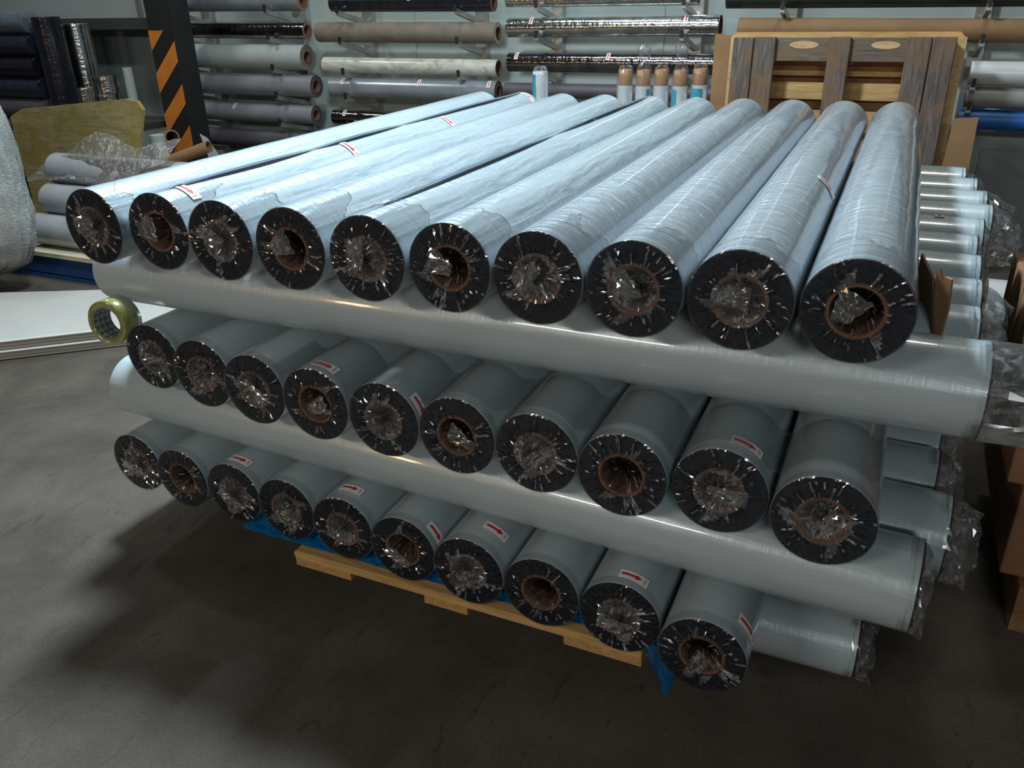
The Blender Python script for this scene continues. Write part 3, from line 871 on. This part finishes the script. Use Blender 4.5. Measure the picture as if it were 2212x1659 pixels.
put('D', (1597, 54), (2190, 78), 42, 52, 'kraft', 'long brown paper roll with white tape above the leaning pallet', GD, extra=.5, wob=.02, var=2)
put('D', (2094, 157), (2190, 160), 50, 50, 'white_film', 'white roll beside the leaning pallet', GD, extra=.5)
put('D', (2084, 209), (2190, 214), 43, 43, 'grey_dull_film', 'dull grey roll between the white and blue rolls', GD, extra=.5)
put('D', (2068, 255), (2190, 263), 42, 42, 'blue_film', 'bright blue roll beside the leaning pallet', GD, extra=.5)
# small marks on stock rolls
def patch_on(roll_label, u, v_, w, h, mat, name):
    for o in bpy.data.objects:
        if o.get('label') == roll_label:
            R = max(abs(vv.co.z) for vv in o.children[0].data.vertices[:200])
            p = ony(u, v_, RY - R)
            s = abs(p.x - o.location.x)
            n = 6; pts = []
            for i in range(n + 1):
                q = -h / 2 + h * i / n; pts += [(q, -w / 2), (q, w / 2)]
            me = mesh(name, bend(pts, R, .0012), [(2 * i, 2 * i + 2, 2 * i + 3, 2 * i + 1) for i in range(n)], mat)
            link(name, me, o, (0, s, 0), (0, STA, 0)); return
patch_on('long brown paper roll with white tape above the leaning pallet', 1949, 52, .02, .07, 'paper_white', 'tape_strip')
patch_on('dark green roll above the long brown paper roll', 1880, 3, .06, .09, 'orange_tape', 'tape_patch')
patch_on('glossy grey roll with a small white tag by the column', 606, 167, .028, .028, 'paper_white', 'paper_tag')
for key, pxs, lab in (('A', (457, 652), 'beside the striped column'), ('B', (800, 1042), 'of the middle wall rack'), ('C', (1205, 1502), 'behind the wrapped tubes'), ('D', (1700, 2110), 'behind the leaning pallet')):
    zs = [z - R for z, R in rows[key]]
    for j, px in enumerate(pxs):
        use = zs if not (key == 'D' and j == 0) else zs[:2]
        upright_rack(px, 100, use, 'aluminium rack upright with arms %s, %s end' % (lab, ('column-side', 'far')[j] if key == 'A' else ('first', 'second')[j]), 'wall rack uprights')
struct(link('trim_1', MB().box(1.86, 2.6, 3.765, 3.7795, .05, .565).me('trim_1', 'panel_grey')))

# ================================================================== upright wrapped tubes behind the stack
def wrapped_tube(px, ytop, label, brown=True, cyan=None, tuft=False, seed=0, y=2.45):
    c = ony(px, ytop, y)
    s = pxm(px, ytop, y)
    r = 16.2 / s
    z1 = c.z
    t = thing('wrapped_tube', label, 'wrapped tube', (c.x, y, 0), (0, 0, 0), 'plastic-wrapped upright tubes')
    def vert(prof, mat, name, smooth=True):
        v, f = lathe(prof, 32)
        v = [(x, -z, yv) for x, yv, z in v]
        return link(name, mesh(name, v, [tuple(reversed(q)) for q in f], mat, smooth), t)
    zb = z1 - .065 if brown else z1 - .004
    vert([(r, 0.0), (r, zb), (r * .86, zb)], 'paper_white', 'paper_winding')
    if brown: vert([(r * .86, zb - .01), (r * .86, z1), (r * .74, z1), (r * .74, z1 - .06), (.001, z1 - .06)], 'cardboard', 'core_tube')
    else: vert([(r * .86, zb), (.001, zb)], 'paper_white', 'top_cap')
    if cyan:
        a0, a1 = cyan; v = []; f = []
        n = 10
        for i in range(n + 1):
            an = a0 + (a1 - a0) * i / n
            for z in (zb - .28, zb - .012): v.append(((r + .0015) * math.sin(an), -(r + .0015) * math.cos(an), z))
        f = [(2 * i, 2 * i + 2, 2 * i + 3, 2 * i + 1) for i in range(n)]
        link('cyan_label', mesh('cyan_label', v, f, 'cyan_label', True), t)
    # loose clear bag
    rnd = random.Random(seed); so = seed * 7.7
    prof = [(z1 - .75, 1.08), (z1 - .5, 1.1), (z1 - .3, 1.14), (z1 - .15, 1.16), (z1 - .06, 1.14), (z1 - .01, 1.08), (z1 + .012, .8), (z1 + .018, .35)]
    if tuft: prof = prof[:-1] + [(z1 + .03, .55), (z1 + .055, .7), (z1 + .09, .95), (z1 + .105, .6)]
    n = 36; v = []; f = []
    for i, (z, q) in enumerate(prof):
        for k in range(n):
            an = 2 * math.pi * k / n
            d = noise.noise(Vector((math.cos(an) * 2.5 + so, math.sin(an) * 2.5, z * 14)))
            rr = r * (q + .12 * max(-.5, d) + rnd.uniform(-.015, .015))
            if q >= 1.05: rr = max(rr, r * 1.03)
            v.append((rr * math.cos(an), rr * math.sin(an), z + (.012 * d if i > 5 else 0)))
    for i in range(len(prof) - 1):
        for k in range(n):
            j = (k + 1) % n; f.append((i * n + k, i * n + j, (i + 1) * n + j, (i + 1) * n + k))
    link('plastic_bag', mesh('plastic_bag', v, f, 'wrap_bag'), t)
wrapped_tube(1167, 152, 'lone wrapped tube with cyan label and no brown top', False, (-1.15, -.25), False, 1)
wrapped_tube(1352, 150, 'brown-topped wrapped tube at the free end of its row, without cyan label', True, None, False, 2)
wrapped_tube(1391, 151, 'second brown-topped tube of the row, wrap bunched on top', True, (.7, 1.3), True, 3)
wrapped_tube(1430, 150, 'middle brown-topped tube of the row of five', True, None, False, 4)
wrapped_tube(1471, 151, 'brown-topped tube with cyan label and tall plastic tuft', True, (-1.2, -.2), True, 5)
wrapped_tube(1514, 148, 'brown-topped tube with wide cyan label beside the leaning pallet', True, (-1.1, .55), False, 6)

# ================================================================== pallet leaning at the back
lp = thing('leaning_pallet', 'weathered wooden pallet standing on edge behind the stack', 'pallet', (0, 3.02, 0))
lp.rotation_euler = (math.radians(-3.2), 0, 0)
def P(u, v_, y=3.02):
    p = ony(u, v_, y); return p.x, p.z
ztop = P(1800, 80)[1]
def vboard(name, xa, xb, mat, y0, y1, z0=0.0, z1=None):
    return bevel(boxo(name, mat, lp, xa, xb, y0, y1, z0, ztop if z1 is None else z1), .004, 1)
xs = [P(u, 80)[0] for u in (1580, 1624, 1626, 1673, 1790, 1838, 1962, 2016, 2018, 2071)]
for a, b2 in ((0, 1), (2, 3), (4, 5), (6, 7), (8, 9)):
    vboard('runner_board', xs[a], xs[b2], 'weathered_z', 0, .022, 0.0, ztop - (.0 if a else .002))
xl, xr = P(1566, 76)[0], P(2094, 84)[0]
# cross boards behind the runners
for z0, z1 in ((ztop - .105, ztop - .004), (.45, .55), (.01, .11)):
    boxo('cross_board', 'weathered_x', lp, xs[0] + .01, xs[9] - .01, .0225, .044, z0, z1)
# pale worn patches where the bark side shows
for u0, u1, nm in ((1700, 1765, 'worn'), (1880, 1945, 'worn')):
    a = P(u0, 98)[0]; b2 = P(u1, 98)[0]; zc_ = P(1800, 98)[1]
    pts = [(a + (b2 - a) * (.5 + .5 * math.cos(t)), zc_ + .017 * math.sin(t)) for t in [2 * math.pi * k / 14 for k in range(14)]]
    bb = MB(); bb.prism(pts, .0208, .0224); link('worn_patch', bb.me('worn_patch', 'pale_knot'), lp)
for x0, x1 in ((xs[0] + .01, xs[3] - .01), (xs[4] - .02, xs[5] + .02), (xs[6] + .01, xs[9] - .01)):
    for z0 in (ztop - .12, .44, .02):
        boxo('block', 'block_wood', lp, x0, x1, .0445, .118, z0, z0 + .11)
zrow = [ztop - .008 + .012]
rowsz = [(ztop - .10, ztop + .016), (P(1800, 168)[1], P(1800, 157)[1]), (P(1800, 221)[1], P(1800, 183)[1])]
z = rowsz[-1][0] - .05
while z > .1:
    rowsz.append((z - .1, z)); z -= .135
for k, (z0, z1) in enumerate(rowsz):
    if k == 0:
        continue
    boxo('deck_board', 'pine_x', lp, xl, xr, .119, .141, z0, z1)
# yellow rim: top board with cut corners and side bearers
b = MB(); zt2 = ztop + .022
b.prism([(xl, ztop - .09), (xr, ztop - .09), (xr, zt2 - .03), (xr - .03, zt2), (xl + .02, zt2), (xl, zt2 - .02)], .119, .141)
link('deck_board', b.me('deck_board', 'pine_x'), lp)
for x0, x1 in ((xl, xs[0] + .05), (xs[9] - .05, xr)):
    boxo('side_bearer', 'pale_knot', lp, x0, x1, .0966, .1186, .0, ztop - .0)
cl_ = thing('cardboard_sheet', 'brown cardboard sheet standing behind the leaning pallet', 'cardboard')
pts = [P(1545, 72, 3.27), P(1700, 78, 3.27), P(1700, 300, 3.27), P(1520, 260, 3.27)]
b = MB(); b.prism([(P(1530, 260, 3.27)[0], 0), (xr - .06, 0), (xr - .06, 1.02), (P(1546, 72, 3.27)[0], P(1546, 72, 3.27)[1])], 3.262, 3.268)
link('panel', b.me('panel', 'cardboard'), cl_)
cr = thing('cardboard_sheet', 'narrow brown cardboard sheet right against the pallet edge by the blue roll', 'cardboard')
b = MB(); b.prism([(P(2010, 420, 2.9)[0], 0), (P(2098, 365, 2.9)[0], 0), (P(2114, 254, 2.9)[0], P(2114, 254, 2.9)[1]), (P(2060, 256, 2.9)[0], P(2060, 256, 2.9)[1])], 2.9, 2.907)
link('panel', b.me('panel', 'cardboard'), cr)

# ================================================================== cartons at the side
pp = thing('wooden_pallet', 'dark wooden pallet under the brown cartons', 'pallet', (1.87, .56, 0))
for k in range(5): boxo('deck_board', 'block_wood', pp, 0, 1.1, k * .2, k * .2 + .14, .10, .119)
for x in (0, .5, 1.0):
    boxo('bearer', 'block_wood', pp, x, x + .09, 0, .94, 0, .0995)
def carton(label, x0, x1, y0, y1, z0, z1):
    t = thing('carton', label, 'carton', (x0, y0, z0))
    bevel(boxo('carton_body', 'cardboard_dark', t, 0, x1 - x0, 0, y1 - y0, 0, z1 - z0), .006)
    boxo('tape_strip', 'paper_white', t, (x1 - x0) * .35, (x1 - x0) * .35 + .055, -.0012, -.0002, 0, z1 - z0)
    boxo('tape_strip', 'kraft', t, -.0012, -.0002, (y1 - y0) * .45, (y1 - y0) * .45 + .055, 0, z1 - z0)
    v = []; f = []
    return t
carton('lowest brown carton on the dark pallet', 1.83, 2.30, .60, 1.2, .1195, .345)
carton('upper brown carton stacked on the lowest one', 1.80, 2.30, .62, 1.22, .346, .56)
carton('topmost brown carton stacked on two others', 1.79, 2.28, .72, 1.25, .561, .70)
tube('white_roll', 'white wrapped roll lying on the floor beyond the cartons', 'film roll', None, (1.90, 2.60, .11), (2.9, 2.60, .11), .11, 'white_film')
# clear stretch film drawn over the middle layer
def drape(a, b):
    x = .30 + 1.25 * a; y = .012 + .155 * b
    zt = 0
    for xx in X3:
        d = abs(x - xx)
        if d < RR: zt = max(zt, math.sqrt(RR * RR - d * d))
    zt = max(zt, .045 + .012 * math.sin(x * 9))
    return (x, y, Z3 + zt + .0022)
sw = tag(link('stretch_wrap', crinkled_sheet('stretch_wrap', drape, 120, 8, .0006, 'wrap_streak', 5, 9)), 'clear stretch film drawn across the middle layer of rolls', 'stretch film')
